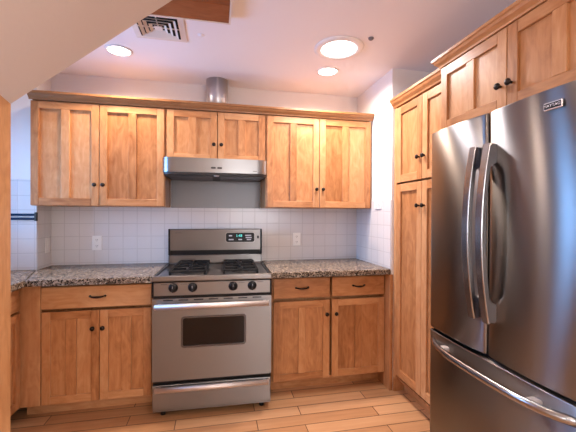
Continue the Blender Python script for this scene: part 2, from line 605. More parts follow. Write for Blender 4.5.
# sloped soffit: the underside of the stair, rising to the right, open edge at y = 1.7
E_Y = 1.70
SX0, SZ0 = -0.878, 1.797        # where its edge meets the tall cabinet
SBX = 0.805                      # rise along x
SCY = -0.20                      # fall towards the back
def soff_z(x, y): return SZ0 + SBX * (x - SX0) + SCY * (y - E_Y)
b = NB()
ys = [E_Y, -1.6]
def soff_ring(y):
    xe = SX0 + (H - 0.004 - SZ0 - SCY * (y - E_Y)) / SBX
    return [(-1.795, y, soff_z(-1.795, y)), (xe, y, H - 0.004), (-1.795, y, H - 0.004)]
A = [b.verts.new(p) for p in soff_ring(E_Y)]
Bv = [b.verts.new(p) for p in soff_ring(-1.6)]
b.faces.new(A); b.faces.new(list(reversed(Bv)))
for i in range(3):
    b.faces.new((A[i], Bv[i], Bv[(i + 1) % 3], A[(i + 1) % 3]))
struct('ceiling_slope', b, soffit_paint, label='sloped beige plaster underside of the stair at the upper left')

# ------------------------------------------------------------------ cabinets
def knob(parent, x, z, y):
    b = NB()
    lathe(b, [(0, 0.0), (0.006, 0.0), (0.005, -0.010), (0.009, -0.013), (0.0145, -0.017), (0.0145, -0.022), (0.011, -0.027), (0, -0.0285)], (0, 0, 0), 'y', 18)
    return obj('knob', b, bronze, parent, (x, y, z))
def bow_pull(parent, x, z, y, w=0.090):
    b = NB()
    pts, rr = [], []
    for k in range(13):
        t = -1 + 2 * k / 12
        pts.append((t * w / 2, -0.006 - 0.022 * (1 - t ** 4), 0.004 * t * t))
        rr.append(0.0045 + 0.0028 * (1 - abs(t)))
    tube(b, pts, rr, 8)
    for s in (-1, 1):
        lathe(b, [(0, 0), (0.008, 0), (0.0075, -0.006), (0.005, -0.010), (0, -0.010)], (s * w / 2, 0, 0.003), 'y', 12)
    return obj('pull', b, bronze, parent, (x, y, z))
def door(root, x0, x1, z0, z1, y, st=0.050, mull=True, kx=None, kz=None, mw=0.055, t=0.02):
    """frame-and-panel door with its front at y, parented to root; local coordinates of root"""
    w, h = x1 - x0, z1 - z0
    b = NB(); e = 0.0018
    box(b, 0, st, 0, t, 0, h, e, 0); box(b, w - st, w, 0, t, 0, h, e, 0)
    box(b, st, w - st, 0.0003, t, 0, st, e, 1); box(b, st, w - st, 0.0003, t, h - st, h, e, 1)
    cells = [(st, w - st)]
    if mull:
        c = w / 2
        box(b, c - mw / 2, c + mw / 2, 0.0006, t, st, h - st, e, 0)
        cells = [(st, c - mw / 2), (c + mw / 2, w - st)]
    d = obj('door', b, [wood_z, wood_x], root, (x0, y, z0))
    for (a, c) in cells:
        b = NB(); box(b, a - 0.003, c + 0.003, 0.0135, 0.0185, st - 0.003, h - st + 0.003)
        obj('panel', b, wood_z, d)
    if kx is not None:
        knob(d, kx - x0, kz - z0, 0.0)
    return d
def drawer(root, x0, x1, z0, z1, y, pull=True, t=0.02):
    b = NB(); box(b, 0, x1 - x0, 0, t, 0, z1 - z0, 0.003)
    d = obj('drawer', b, wood_x, root, (x0, y, z0))
    if pull:
        bow_pull(d, (x1 - x0) / 2, (z1 - z0) / 2, 0.0)
    return d
def carcass(root, x0, x1, z0, z1, yf, yb, name='body', fr=0.0):
    b = NB()
    w = 0.014
    box(b, x0, x1, yf + 0.05, yb, z0, z1, 0.001)
    box(b, x0, x0 + w, yf, yf + 0.05, z0, z1); box(b, x1 - w, x1, yf, yf + 0.05, z0, z1)
    box(b, x0 + w, x1 - w, yf, yf + 0.05, z0, z0 + w); box(b, x0 + w, x1 - w, yf, yf + 0.05, z1 - w, z1)
    return obj(name, b, wood_z, root)

UF = 2.67          # front of the upper doors
ZB, ZT = 1.374, 2.108
def upper(label, x0, xm, x1, z0, knobz, doorpos):
    r = thing('wall_cabinet', label, 'cabinet', ((x0 + x1) / 2, UF, z0))
    cx = (x0 + x1) / 2
    carcass(r, x0 - cx, x1 - cx, 0, ZT - z0, 0.021, BY - 0.001 - UF)
    g = 0.0022
    (a0, a1, b0, b1) = doorpos
    door(r, a0 - cx, a1 - cx, 0.004, ZT - z0 - 0.006, 0.0, kx=a1 - 0.024 - cx, kz=knobz - z0)
    door(r, b0 - cx, b1 - cx, 0.004, ZT - z0 - 0.006, 0.0, kx=b0 + 0.026 - cx, kz=knobz - z0)
    return r
upper('tall honey wood two-door wall cabinet left of the range hood', -1.264, -0.827, -0.379, ZB, 1.526,
      (-1.262, -0.8295, -0.8245, -0.385))
upper('short honey wood two-door wall cabinet directly above the range hood', -0.377, 0.004, 0.378, 1.722, 1.851,
      (-0.366, 0.001, 0.007, 0.370))
upper('tall honey wood two-door wall cabinet right of the range hood', 0.380, 0.82, 1.273, ZB, 1.526,
      (0.388, 0.8175, 0.8225, 1.271))
CROWN = [(0.0, 0.0), (0.010, 0.0), (0.012, 0.010), (0.019, 0.017), (0.030, 0.027), (0.036, 0.040), (0.044, 0.046), (0.044, 0.062), (0.0, 0.062)]
def crown_at(z, k=1.0): return [(o * k, z + h * k) for (o, h) in CROWN]
b = NB()
sweep(b, [(-1.270, 2.672), (1.283, 2.672)], crown_at(ZT + 0.0005, 0.87))
box(b, -1.255, 1.264, 2.680, 2.986, ZT + 0.0005, ZT + 0.012)
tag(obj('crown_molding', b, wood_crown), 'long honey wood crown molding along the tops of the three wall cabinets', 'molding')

# base cabinets along the back wall
BF = 2.418
def toe(root, x0, x1, yf, yb):
    b = NB(); box(b, x0, x1, yf, yb, 0.0, 0.1005)
    obj('toe_kick', b, wood_x, root)
r = thing('base_cabinet', 'honey wood base cabinet with one wide drawer over two doors, left of the range', 'cabinet', (-0.80, BF, 0))
carcass(r, -0.412, 0.383, 0.1, 0.874, 0.021, BY - 0.001 - BF)
b = NB(); box(b, -0.412, -0.288, 0.006, 0.0205, 0.1, 0.872, 0.001); obj('filler_strip', b, wood_z, r)
toe(r, -0.412, 0.383, 0.11, 0.5)
drawer(r, -0.284, 0.374, 0.711, 0.852, 0.0)
door(r, -0.281, 0.0545, 0.103, 0.693, 0.0, mw=0.062, kx=0.018, kz=0.578)
door(r, 0.0575, 0.374, 0.103, 0.693, 0.0, mw=0.062, kx=0.078, kz=0.578)
r = thing('base_cabinet', 'honey wood base cabinet with two drawers over two doors, right of the range', 'cabinet', (0.84, BF, 0))
carcass(r, -0.448, 0.446, 0.1, 0.874, 0.021, BY - 0.001 - BF)
toe(r, -0.448, 0.446, 0.11, 0.5)
drawer(r, -0.438, -0.012, 0.709, 0.855, 0.0)
drawer(r, 0.006, 0.430, 0.709, 0.855, 0.0)
door(r, -0.438, -0.012, 0.107, 0.686, 0.0, mw=0.052, kx=-0.036, kz=0.582)
door(r, 0.006, 0.432, 0.107, 0.686, 0.0, mw=0.052, kx=0.036, kz=0.582)
# base cabinet of the left run, facing right
LX = -1.192
r = thing('base_cabinet', 'honey wood base cabinet of the side run, edge-on beside the tall side at left', 'cabinet', (LX, 1.72, 0), PI / 2)
carcass(r, 0.0, 0.703, 0.1, 0.874, 0.021, 0.603)
toe(r, 0.0, 0.703, 0.085, 0.5)
drawer(r, 0.02, 0.688, 0.716, 0.852, 0.0)
door(r, 0.02, 0.340, 0.112, 0.700, 0.0, kx=0.316, kz=0.58)
door(r, 0.345, 0.688, 0.112, 0.700, 0.0, kx=0.37, kz=0.58)

# granite worktops
def worktop(pts, label):
    b = NB()
    prism(b, pts, 'z', 0.875, 0.914)
    bmesh.ops.recalc_face_normals(b, faces=b.faces[:])
    es = [e for e in b.edges if abs(e.verts[0].co.z - 0.914) < 1e-5 and abs(e.verts[1].co.z - 0.914) < 1e-5]
    bmesh.ops.bevel(b, geom=es, offset=0.005, segments=2, profile=0.5, affect='EDGES')
    return tag(obj('worktop', b, granite_m), label, 'worktop')
worktop([(-1.1285, 2.336), (-0.407, 2.336), (-0.390, 2.984), (-1.2625, 2.984), (-1.2625, 2.7695), (-1.2685, 2.7695)],
        'speckled granite worktop left of the range')
worktop([(0.374, 2.336), (1.279, 2.336), (1.279, 2.984), (0.391, 2.984)],
        'speckled granite worktop between the range and the right wall')
worktop([(-1.1325, 2.336), (-1.2725, 2.7685), (-1.799, 2.7685), (-1.799, 1.705), (-1.1325, 1.705)],
        'speckled granite worktop of the side run in blue window light at far left')

# tall cabinet at the left edge
r = thing('tall_cabinet', 'tall plain honey wood cabinet side at the left edge of the photo', 'cabinet', (-0.878, 1.70, 0))
b = NB()
zt = [soff_z(-1.45, 1.70), soff_z(-0.898, 1.70), soff_z(-1.45, 0.95), soff_z(-0.898, 0.95)]
def hexa(bm, x0, x1, y0, y1, z0, dz):
    v = [bm.verts.new(p) for p in ((x0, y0, z0), (x1, y0, z0), (x1, y1, z0), (x0, y1, z0))]
    w = [bm.verts.new((x, y, soff_z(x - 0.878, y + 1.70) - dz)) for (x, y) in ((x0, y0), (x1, y0), (x1, y1), (x0, y1))]
    bm.faces.new(v[::-1]); bm.faces.new(w)
    for i in range(4):
        bm.faces.new((v[i], v[(i + 1) % 4], w[(i + 1) % 4], w[i]))
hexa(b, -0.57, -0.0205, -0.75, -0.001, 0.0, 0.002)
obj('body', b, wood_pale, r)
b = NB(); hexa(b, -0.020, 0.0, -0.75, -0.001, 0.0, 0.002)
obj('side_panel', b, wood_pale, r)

# pantry, facing left
PX = 1.301
ROT = -PI / 2
r = thing('pantry_cabinet', 'tall narrow honey wood pantry cabinet with four doors beside the refrigerator', 'cabinet', (PX, 2.338, 0), ROT)
PW = 0.672
carcass(r, 0.0, PW, 0.1, 2.115, 0.021, 0.600)
b = NB(); box(b, 0.0, 0.035, 0.001, 0.0205, 0.1, 2.114, 0.001); obj('face_stile', b, wood_z, r)
toe(r, 0.0125, PW, 0.085, 0.5)
b = NB(); box(b, 0.0002, 0.012, 0.001, 0.5, 0.0, 0.0995, 0.001); obj('plinth', b, wood_z, r)
for (z0, z1, kz) in ((0.140, 1.543, 1.384), (1.557, 2.105, 1.704)):
    door(r, 0.038, 0.350, z0, z1, 0.0, st=0.054, mull=False, kx=0.322, kz=kz)
    door(r, 0.354, PW - 0.006, z0, z1, 0.0, st=0.054, mull=False, kx=0.382, kz=kz)
b = NB(); sweep(b, [(0.006, 0.03), (0.0, 0.004), (PW - 0.001, 0.004)][1:], crown_at(2.1155))
box(b, 0.0, PW - 0.001, 0.006, 0.595, 2.1155, 2.128)
obj('crown', b, wood_x, r)
b = NB(); box(b, 1.2745, 1.2865, 2.3405, 2.438, 0.0, 0.873, 0.001); box(b, 1.2745, 1.2865, 2.4385, 2.527, 0.0, 0.0995); box(b, 1.2866, 1.3005, 2.3405, 2.3445, 0.0, 0.873)
tag(obj('filler_post', b, wood_z), 'slim wood filler post in the corner between base cabinet and pantry', 'post')

# cabinet over the refrigerator
OX = 1.20
r = thing('wall_cabinet', 'deep honey wood cabinet hanging above the refrigerator', 'cabinet', (OX, 1.661, 1.775), ROT)
carcass(r, 0.0, 0.885, 0.0, 0.350, 0.021, 0.728)
door(r, 0.002, 0.434, 0.004, 0.346, 0.0, kx=0.405, kz=0.102)
door(r, 0.438, 0.882, 0.004, 0.346, 0.0, kx=0.460, kz=0.102)
b = NB(); sweep(b, [(0.0, 0.100), (0.0, 0.004), (0.885, 0.004)], crown_at(0.3505, 0.85))
box(b, 0.0, 0.885, 0.006, 0.72, 0.3505, 0.360)
obj('crown', b, wood_x, r)

# ------------------------------------------------------------------ refrigerator (faces left)
fr = thing('refrigerator', 'large stainless steel french-door refrigerator at the right edge', 'refrigerator', (1.08, 1.569, 0), ROT)
FW = 0.764
b = NB(); box(b, 0.004, FW - 0.004, 0.075, 0.80, 0.025, 1.72, 0.004)
box(b, 0.004, FW - 0.004, 0.05, 0.08, 0.025, 0.055)
obj('body', b, dark_grey, fr)
for lx in (0.06, FW - 0.06):
    for ly in (0.14, 0.74):
        b = NB(); lathe(b, [(0, 0), (0.02, 0), (0.02, 0.02), (0.012, 0.03), (0, 0.03)], (lx, ly, 0), 'z', 12)
        obj('foot', b, black, fr)
def bulged(x0, x1, z0, z1, sag, t=0.07, n=28):
    """door leaf with a softly bowed front and rounded vertical edges"""
    b = NB()
    prof = []
    w = x1 - x0
    rr = 0.010
    for k in range(n + 1):
        s = -1 + 2 * k / n
        x = x0 + w * (0.5 + 0.5 * s)
        y = -sag * (1 - s * s)
        d = min(x - x0, x1 - x)
        prof.append((x, y))
    # rounded corners
    prof = [(x0, t), (x0, rr)] + [(x0 + rr * (1 - math.cos(a)), rr * (1 - math.sin(a)) - sag * 0.0) for a in (0.4, 0.8, 1.2)] + \
           [p for p in prof if x0 + rr < p[0] < x1 - rr] + \
           [(x1 - rr * (1 - math.cos(a)), rr * (1 - math.sin(a))) for a in (1.2, 0.8, 0.4)] + [(x1, rr), (x1, t)]
    fs = prism(b, prof, 'z', z0, z1)
    for f in fs[2:]:
        f.smooth = True
    bmesh.ops.recalc_face_normals(b, faces=b.faces[:])
    es = [e for e in b.edges if (abs(e.verts[0].co.z - z1) < 1e-6 and abs(e.verts[1].co.z - z1) < 1e-6) or (abs(e.verts[0].co.z - z0) < 1e-6 and abs(e.verts[1].co.z - z0) < 1e-6)]
    bmesh.ops.bevel(b, geom=es, offset=0.004, segments=2, profile=0.5, affect='EDGES')
    return b
def bow_handle(root, cx, z0, z1, y0, wid=0.036, out=0.072):
    """D-shaped door handle: bowed bar with broad tapering feet, its plane square to the door"""
    b = NB()
    N = 22
    zc, hz = (z0 + z1) / 2, (z1 - z0) / 2
    O, I = [], []
    for k in range(N + 1):
        t = -1 + 2 * k / N
        o = 0.036 + (out - 0.036) * (1 - t * t)
        O.append((y0 - o, zc + hz * t))
        I.append((y0 - max(o - 0.024, 0.0), zc + hz * t))
    i0, i1 = 3, N - 3
    faces = []
    def V(p, x): return b.verts.new((x, p[0], p[1]))
    outer = O
    inner = [(y0 + 0.006, zc - hz + 0.004)] + [(y0 + 0.006, zc - hz * (1 - 2 * 2.2 / N))] + I[i0:i1 + 1] + [(y0 + 0.006, zc + hz * (1 - 2 * 2.2 / N))] + [(y0 + 0.006, zc + hz - 0.004)]
    poly = outer + inner[::-1]
    # build as a triangulated side filled between, extruded in x
    A = [V(p, cx - wid / 2) for p in poly]
    Bq = [V(p, cx + wid / 2) for p in poly]
    f1 = b.faces.new(A); f2 = b.faces.new(Bq[::-1])
    n = len(poly)
    for i in range(n):
        b.faces.new((A[i], Bq[i], Bq[(i + 1) % n], A[(i + 1) % n]))
    bmesh.ops.recalc_face_normals(b, faces=b.faces[:])
    es = [e for e in b.edges if (e.verts[0].co.x == e.verts[1].co.x)]
    bmesh.ops.bevel(b, geom=es, offset=0.004, segments=2, profile=0.5, affect='EDGES')
    return obj('handle', b, handle_steel, root)
ZG, ZF = 0.752, 1.739
d1 = obj('door', bulged(0.0, 0.376, ZG, ZF, 0.013), steel_fridge, fr)
d2 = obj('door', bulged(0.382, FW, ZG, ZF, 0.013), steel_fridge, fr)
bow_handle(d1, 0.338, 0.895, 1.605, -0.004)
bow_handle(d2, 0.414, 0.895, 1.605, -0.004)
b = NB(); box(b, 0.006, FW - 0.006, 0.02, 0.076, 0.72, 1.70); obj('gasket', b, black, fr)
d3 = obj('freezer_drawer', bulged(0.0, FW, 0.06, 0.738, 0.017, n=40), steel_fridge, fr)
b = NB()
pts = []
for k in range(25):
    t = -1 + 2 * k / 24
    pts.append((FW / 2 + t * (FW / 2 - 0.030), 0.002 - 0.058 * (1 - t ** 4), 0.688 - 0.006 * (1 - t * t)))
tube(b, pts, 0.013, 14, flat=1.25)
hd = obj('handle', b, handle_steel, d3)
for s in (0.15, FW - 0.15):
    b = NB(); box(b, s - 0.018, s + 0.018, -0.045, -0.004, 0.680, 0.700, 0.004)
    obj('handle_post', b, chrome, d3)
# badge on the upper door
b = NB(); box(b, -0.030, 0.030, -0.003, 0.003, -0.0125, 0.0125, 0.002)
bd = obj('badge', b, silver, d2, (0.382 + 0.285, -0.0185, 1.678))
bd.rotation_euler = (0, 0, 0.062)
b = NB(); box(b, -0.0265, 0.0265, -0.0042, -0.0028, -0.009, 0.009)
bk = obj('badge_face', b, black, d2, (0.382 + 0.285, -0.0185, 1.678))
bk.rotation_euler = (0, 0, 0.062)
text_mesh('badge_lettering', 'MAYTAG', 0.0135, silver, d2, (0.382 + 0.285 - 0.0003, -0.0232, 1.678), (PI / 2, 0, 0.062))

# ------------------------------------------------------------------ gas range
RG = thing('gas_range', 'stainless steel gas range with black knobs between the base cabinets', 'range', (-0.018, 2.283, 0), math.radians(-1.5))
HW = 0.385
b = NB(); box(b, -HW + 0.004, HW - 0.004, 0.036, 0.655, 0.045, 0.884, 0.002)
obj('body', b, black, RG)
for lx in (-0.325, 0.325):
    for ly in (0.07, 0.60):
        b = NB(); lathe(b, [(0, 0), (0.017, 0), (0.017, 0.014), (0.010, 0.018), (0.010, 0.046), (0, 0.046)], (lx, ly, 0), 'z', 14)
        obj('foot', b, black, RG)
# storage drawer
b = NB(); box(b, -HW + 0.004, HW - 0.004, 0.0, 0.035, 0.062, 0.222, 0.005, 0, 2)
sd = obj('storage_drawer', b, steel_range, RG)
def long_handle(root, z, h, dep, hw, name='handle', m=None):
    """full-width bar with rounded ends that turn back to the panel"""
    b = NB()
    out = [(-hw, 0.004), (-hw, -dep * 0.55), (-hw + 0.012, -dep * 0.9), (-hw + 0.03, -dep)]
    out += [(hw - 0.03, -dep), (hw - 0.012, -dep * 0.9), (hw, -dep * 0.55), (hw, 0.004)]
    tube(b, [(x, y, z) for x, y in out], h / 2, 14, flat=0.6, up=(0, 1, 0) if False else (0, 0, 1))
    return obj(name, b, m or chrome, root)
def bar_handle(root, z, h, dep, hw, t=0.020):
    b = NB()
    sec = []
    for k in range(10):
        a = -PI / 2 + PI * k / 9
        sec.append((-(dep - t) - t * math.cos(a), z + (h / 2) * math.sin(a)))
    sec += [(-(dep - t) + 0.004, z + h * 0.42), (-(dep - t) + 0.004, z - h * 0.42)]
    fs = prism(b, sec, 'x', -hw, hw)
    for f in fs[2:]:
        f.smooth = True
    for s in (-1, 1):
        box(b, s * (hw - 0.035), s * (hw - 0.012), -(dep - t) + 0.002, 0.002, z - h * 0.32, z + h * 0.32, 0.003)
    return obj('handle', b, chrome, root)
bar_handle(sd, 0.200, 0.036, 0.040, 0.360)
b = NB(); box(b, -HW + 0.006, HW - 0.006, 0.012, 0.036, 0.045, 0.058, 0.002); obj('kick_plate', b, steel_range, RG)
b = NB(); box(b, -HW + 0.006, HW - 0.006, 0.014, 0.036, 0.223, 0.246); obj('drawer_gap', b, black, RG)
# oven door with framed window
DZ0, DZ1 = 0.247, 0.776
wx0, wx1, wz0, wz1 = -0.200, 0.208, 0.460, 0.653
b = NB()
box(b, -HW + 0.003, wx0, 0.0, 0.034, DZ0, DZ1, 0.003); box(b, wx1, HW - 0.003, 0.0, 0.034, DZ0, DZ1, 0.003)
b.free()
b = NB()
outer = rrect(0, (DZ0 + DZ1) / 2, 2 * HW - 0.006, DZ1 - DZ0, 0.006, 5)
inner = rrect((wx0 + wx1) / 2, (wz0 + wz1) / 2, wx1 - wx0, wz1 - wz0, 0.016, 5)
def ringplate(bm, outer, inner, y0, y1):
    n = len(outer)
    vo0 = [bm.verts.new((p[0], y0, p[1])) for p in outer]; vi0 = [bm.verts.new((p[0], y0, p[1])) for p in inner]
    vo1 = [bm.verts.new((p[0], y1, p[1])) for p in outer]; vi1 = [bm.verts.new((p[0], y1, p[1])) for p in inner]
    for i in range(n):
        j = (i + 1) % n
        bm.faces.new((vo0[i], vo0[j], vi0[j], vi0[i])); bm.faces.new((vo1[j], vo1[i], vi1[i], vi1[j]))
        bm.faces.new((vo0[j], vo0[i], vo1[i], vo1[j])); bm.faces.new((vi0[i], vi0[j], vi1[j], vi1[i]))
ringplate(b, outer, inner, 0.0, 0.034)
od = obj('oven_door', b, steel_range, RG)
b = NB(); ringplate(b, rrect((wx0 + wx1) / 2, (wz0 + wz1) / 2, wx1 - wx0 + 0.010, wz1 - wz0 + 0.010, 0.02, 5),
                    rrect((wx0 + wx1) / 2, (wz0 + wz1) / 2, wx1 - wx0 - 0.014, wz1 - wz0 - 0.014, 0.012, 5), -0.003, 0.010)
obj('window_frame', b, [plain('gunmetal_frame', (0.10, 0.10, 0.11), 0.25, 0.8)], od)
b = NB(); prism(b, rrect((wx0 + wx1) / 2, (wz0 + wz1) / 2, wx1 - wx0 - 0.002, wz1 - wz0 - 0.002, 0.014, 5), 'y', 0.005, 0.012)
obj('oven_window', b, glass_dark, od)
bar_handle(od, 0.733, 0.036, 0.058, 0.360)
for k in range(7):
    cx = -0.285 + k * 0.095
    b = NB(); box(b, cx - 0.030, cx + 0.030, -0.0008, 0.01, 0.762, 0.769)
    obj('vent_slot', b, black, od)
# control panel and knobs
b = NB()
prism(b, [(0.004, 0.795), (0.036, 0.795), (0.036, 0.884), (0.012, 0.884), (0.001, 0.878)], 'x', -HW + 0.012, HW - 0.012)
cp = obj('control_panel', b, steel_range, RG)
b = NB(); box(b, -HW, -HW + 0.0118, 0.0, 0.036, 0.784, 0.884, 0.002); box(b, HW - 0.0118, HW, 0.0, 0.036, 0.784, 0.884, 0.002)
box(b, -HW + 0.0118, HW - 0.0118, 0.006, 0.036, 0.780, 0.7945)
obj('panel_trim', b, black, RG)
for kx in (-0.254, -0.133, 0.126, 0.252):
    b = NB()
    lathe(b, [(0, 0.002), (0.030, 0.002), (0.030, -0.004), (0.027, -0.006), (0.0235, -0.024), (0.020, -0.027), (0, -0.027)], (kx, 0.002, 0.845), 'y', 24)
    kb = obj('knob', b, black, cp)
    b = NB(); box(b, kx - 0.0055, kx + 0.0055, -0.034, -0.022, 0.820, 0.870, 0.003); obj('knob_grip', b, iron, kb)
    b = NB(); box(b, kx - 0.0012, kx + 0.0012, -0.0352, -0.0338, 0.846, 0.862); obj('knob_mark', b, legend_white, kb)
    b = NB()
    for q in range(5):
        xx = kx + (0.040 if kx > 0 else -0.072) + q * 0.008
        box(b, xx - 0.003, xx + 0.003, 0.0003, 0.003, 0.866, 0.870)
    obj('burner_legend', b, dark_grey, cp)
# cooktop: steel deck with lifted rim, two wells
b = NB()
box(b, -HW, HW, -0.004, 0.030, 0.886, 0.921, 0.006, 0, 2)
box(b, -HW + 0.020, HW - 0.020, 0.0305, 0.60, 0.886, 0.912, 0.002)
ct = obj('cooktop', b, steel_range, RG)
for s in (-1, 1):
    b = NB(); box(b, s * (HW - 0.002), s * (HW - 0.0195), 0.0305, 0.60, 0.886, 0.917, 0.002)
    obj('side_trim', b, black, RG)
for bx in (-0.170, 0.180):
    b = NB(); prism(b, rrect(bx, 0.312, 0.245, 0.53, 0.03, 5), 'z', 0.9125, 0.9145)
    obj('burner_well', b, plain('well_steel', (0.16, 0.155, 0.155), 0.35, 0.9), ct)
    for by in (0.17, 0.46):
        b = NB(); lathe(b, [(0.062, 0.9145), (0.060, 0.919), (0.046, 0.921), (0.046, 0.928), (0.040, 0.933), (0, 0.934)], (bx, by, 0), 'z', 24)
        obj('burner', b, iron, RG)
    b = NB()
    x0, x1, y0, y1 = bx - 0.112, bx + 0.112, 0.06, 0.57
    zt0, zt1 = 0.932, 0.946
    t = 0.0075
    ym = (y0 + y1) / 2
    for yy in (y0, ym, y1):
        box(b, x0, x1, yy - t, yy + t, zt0, zt1, 0.002)
    for xx in (x0, x1):
        box(b, xx - t, xx + t, y0 - t, y1 + t, zt0, zt1, 0.002)
    for by in (0.17, 0.46):
        for (dx, dy) in ((1, 0), (-1, 0), (0, 1), (0, -1)):
            a0, a1 = 0.022, (0.112 if dx else 0.118)
            box(b, bx + dx * a0 - (t if dy else 0), bx + dx * a1 + (t if dy else 0), by + dy * a0 - (t if dx else 0), by + dy * a1 + (t if dx else 0), zt0, zt1 + 0.003, 0.002)
    for xx in (x0, x1):
        for yy in (y0, ym, y1):
            box(b, xx - t, xx + t, yy - t, yy + t, 0.9147, zt0 + 0.001)
    obj('grate', b, iron, RG)
# backguard
b = NB()
prism(b, [(0.598, 0.918), (0.655, 0.918), (0.655, 1.19), (0.600, 1.19)], 'x', -HW + 0.008, HW - 0.008)
bg = obj('backguard', b, black, RG)
b = NB(); box(b, -HW + 0.012, HW - 0.012, 0.588, 0.600, 0.919, 0.986, 0.003); obj('lower_fascia', b, steel_range, bg)
b = NB()
prism(b, [(0.578, 1.026), (0.600, 1.026), (0.606, 1.198), (0.587, 1.198), (0.582, 1.194)], 'x', -HW + 0.022, HW - 0.022)
obj('upper_fascia', b, steel_dark, bg)
for s in (-1, 1):
    b = NB(); box(b, s * (HW - 0.0215), s * (HW - 0.008), 0.578, 0.606, 0.988, 1.199, 0.003)
    obj('end_cap', b, black, bg)
tilt = math.atan2(0.004, 0.168)
b = NB(); prism(b, rrect(0, 0, 0.236, 0.078, 0.016, 5), 'y', -0.003, 0.003)
dp = obj('display', b, black, bg, (0.196, 0.5798, 1.128)); dp.rotation_euler = (-tilt, 0, 0)
b = NB()
ringplate(b, rrect(0, 0, 0.246, 0.088, 0.019, 5), rrect(0, 0, 0.234, 0.076, 0.016, 5), -0.004, 0.002)
dr_ = obj('display_bezel', b, steel_range, bg, (0.196, 0.5798, 1.128)); dr_.rotation_euler = (-tilt, 0, 0)
dg_ = text_mesh('display_digits', '1:48', 0.030, digit_lit, bg, (0.186, 0.5750, 1.141), (PI / 2 - tilt, 0, 0))
for (px_, pz_, w_) in ((-0.080, 0.014, 0.026), (-0.075, -0.018, 0.040), (0.0, -0.018, 0.03), (0.066, 0.016, 0.05), (0.070, -0.002, 0.05), (0.072, -0.019, 0.036)):
    b = NB(); box(b, px_ - w_ / 2, px_ + w_ / 2, -0.0042, -0.0025, pz_ - 0.005, pz_ + 0.005, 0.001)
    dk = obj('display_key', b, legend_white, bg, (0.196, 0.5798, 1.128)); dk.rotation_euler = (-tilt, 0, 0)
b = NB(); box(b, -0.008, 0.008, -0.004, 0.003, -0.011, 0.011, 0.002)
sw = obj('oven_light_switch', b, black, bg, (0.344, 0.5798, 1.130)); sw.rotation_euler = (-tilt, 0, 0)
text_mesh('maker_lettering', 'MAYTAG', 0.013, dark_grey, bg, (-0.300, 0.5810, 1.168), (PI / 2 - tilt, 0, 0))

# ------------------------------------------------------------------ range hood
HD = thing('range_hood', 'slim stainless steel range hood under the short wall cabinet', 'range hood', (-0.002, 2.50, 1.60))
b = NB()
hw, dep = 0.377, 0.478
def hood_outline(z_in=0.0):
    pts = [(-hw, dep), (-hw, 0.065)]
    for k in range(1, 6):
        a = PI / 2 * k / 5
        pts.append((-hw + 0.085 * (1 - math.cos(a)), 0.065 - 0.065 * math.sin(a)))
    pts += [(-p[0], p[1]) for p in pts[::-1]]
    return pts
pl = hood_outline()
fs = prism(b, pl, 'z', 0.018, 0.120)
for f in fs[2:]:
    f.smooth = True
shell = obj('hood_shell', b, steel_hood, HD)
md = shell.modifiers.new('edge_split', 'EDGE_SPLIT'); md.split_angle = math.radians(40)
b = NB(); prism(b, [(p[0] * 0.985, p[1] + (0.008 if p[1] < 0.3 else -0.004)) for p in pl], 'z', 0.003, 0.0175)
obj('underside_rim', b, dark_grey, HD)
for fx in (-0.19, 0.19):
    b = NB(); box(b, fx - 0.16, fx + 0.16, 0.10, 0.42, -0.002, 0.0025, 0.001); obj('grease_filter', b, steel_sheet, HD)
b = NB(); lathe(b, [(0, -0.004), (0.016, -0.003), (0.02, 0.0025), (0, 0.0025)], (0.0, 0.055, 0), 'z', 18); obj('lamp_lens', b, white_plastic, HD)
for bx in (-0.022, 0.022):
    b = NB(); prism(b, rrect(bx, 0.052, 0.034, 0.013, 0.0060, 5), 'y', -0.003, 0.001); obj('switch', b, dark_grey, HD)
b = NB(); box(b, 0.262, 0.292, -0.001, 0.001, 0.034, 0.038); obj('maker_mark', b, dark_grey, HD)
# steel splash sheet behind the range
b = NB(); box(b, -0.372, 0.372, BY - 0.014, BY - 0.0095, 1.372, 1.716, 0.001)
tag(obj('splash_sheet', b, steel_sheet), 'brushed steel splash sheet on the wall between hood and tiles', 'splash panel')
# duct through the ceiling
b = NB(); lathe(b, [(0.086, 2.1235), (0.088, 2.1235), (0.088, H - 0.001), (0.086, H - 0.001)], (0.0, 2.876, 0), 'z', 32)
box(b, -0.003, 0.003, 2.876 - 0.0905, 2.876 - 0.087, 2.1235, H - 0.001)
lathe(b, [(0.088, 2.18), (0.0905, 2.182), (0.088, 2.184)], (0.0, 2.876, 0), 'z', 32)
tag(obj('exhaust_duct', b, galv), 'round galvanised metal exhaust duct from cabinet top to ceiling', 'duct')

# ------------------------------------------------------------------ ceiling fittings
for (lx, ly), lab in zip(CANS, ('small round recessed downlight left, beside the ceiling vent', 'small round recessed downlight right, between the sun tube and the back wall')):
    r = thing('recessed_downlight', lab, 'ceiling light', (lx, ly, H), group='recessed downlights')
    b = NB(); lathe(b, [(0.070, -0.0005), (0.086, -0.0005), (0.084, -0.005), (0.072, -0.007), (0.070, -0.0005)], (0, 0, 0), 'z', 36); obj('trim_ring', b, white_paint, r)
    b = NB(); lathe(b, [(0.0705, -0.0008), (0.0705, -0.0025), (0, -0.0045)], (0, 0, 0), 'z', 36); obj('lens', b, lens_lit, r)
for (lx, ly) in CANS_UNSEEN:
    pass
r = thing('sun_tube', 'large round sun tube skylight with wide white trim ring on the ceiling', 'skylight', (0.787, 2.14, H))
b = NB(); lathe(b, [(0.117, -0.0005), (0.162, -0.0005), (0.162, -0.004), (0.150, -0.012), (0.128, -0.014), (0.117, -0.009), (0.117, -0.0005)], (0, 0, 0), 'z', 48); obj('trim_ring', b, white_paint, r)
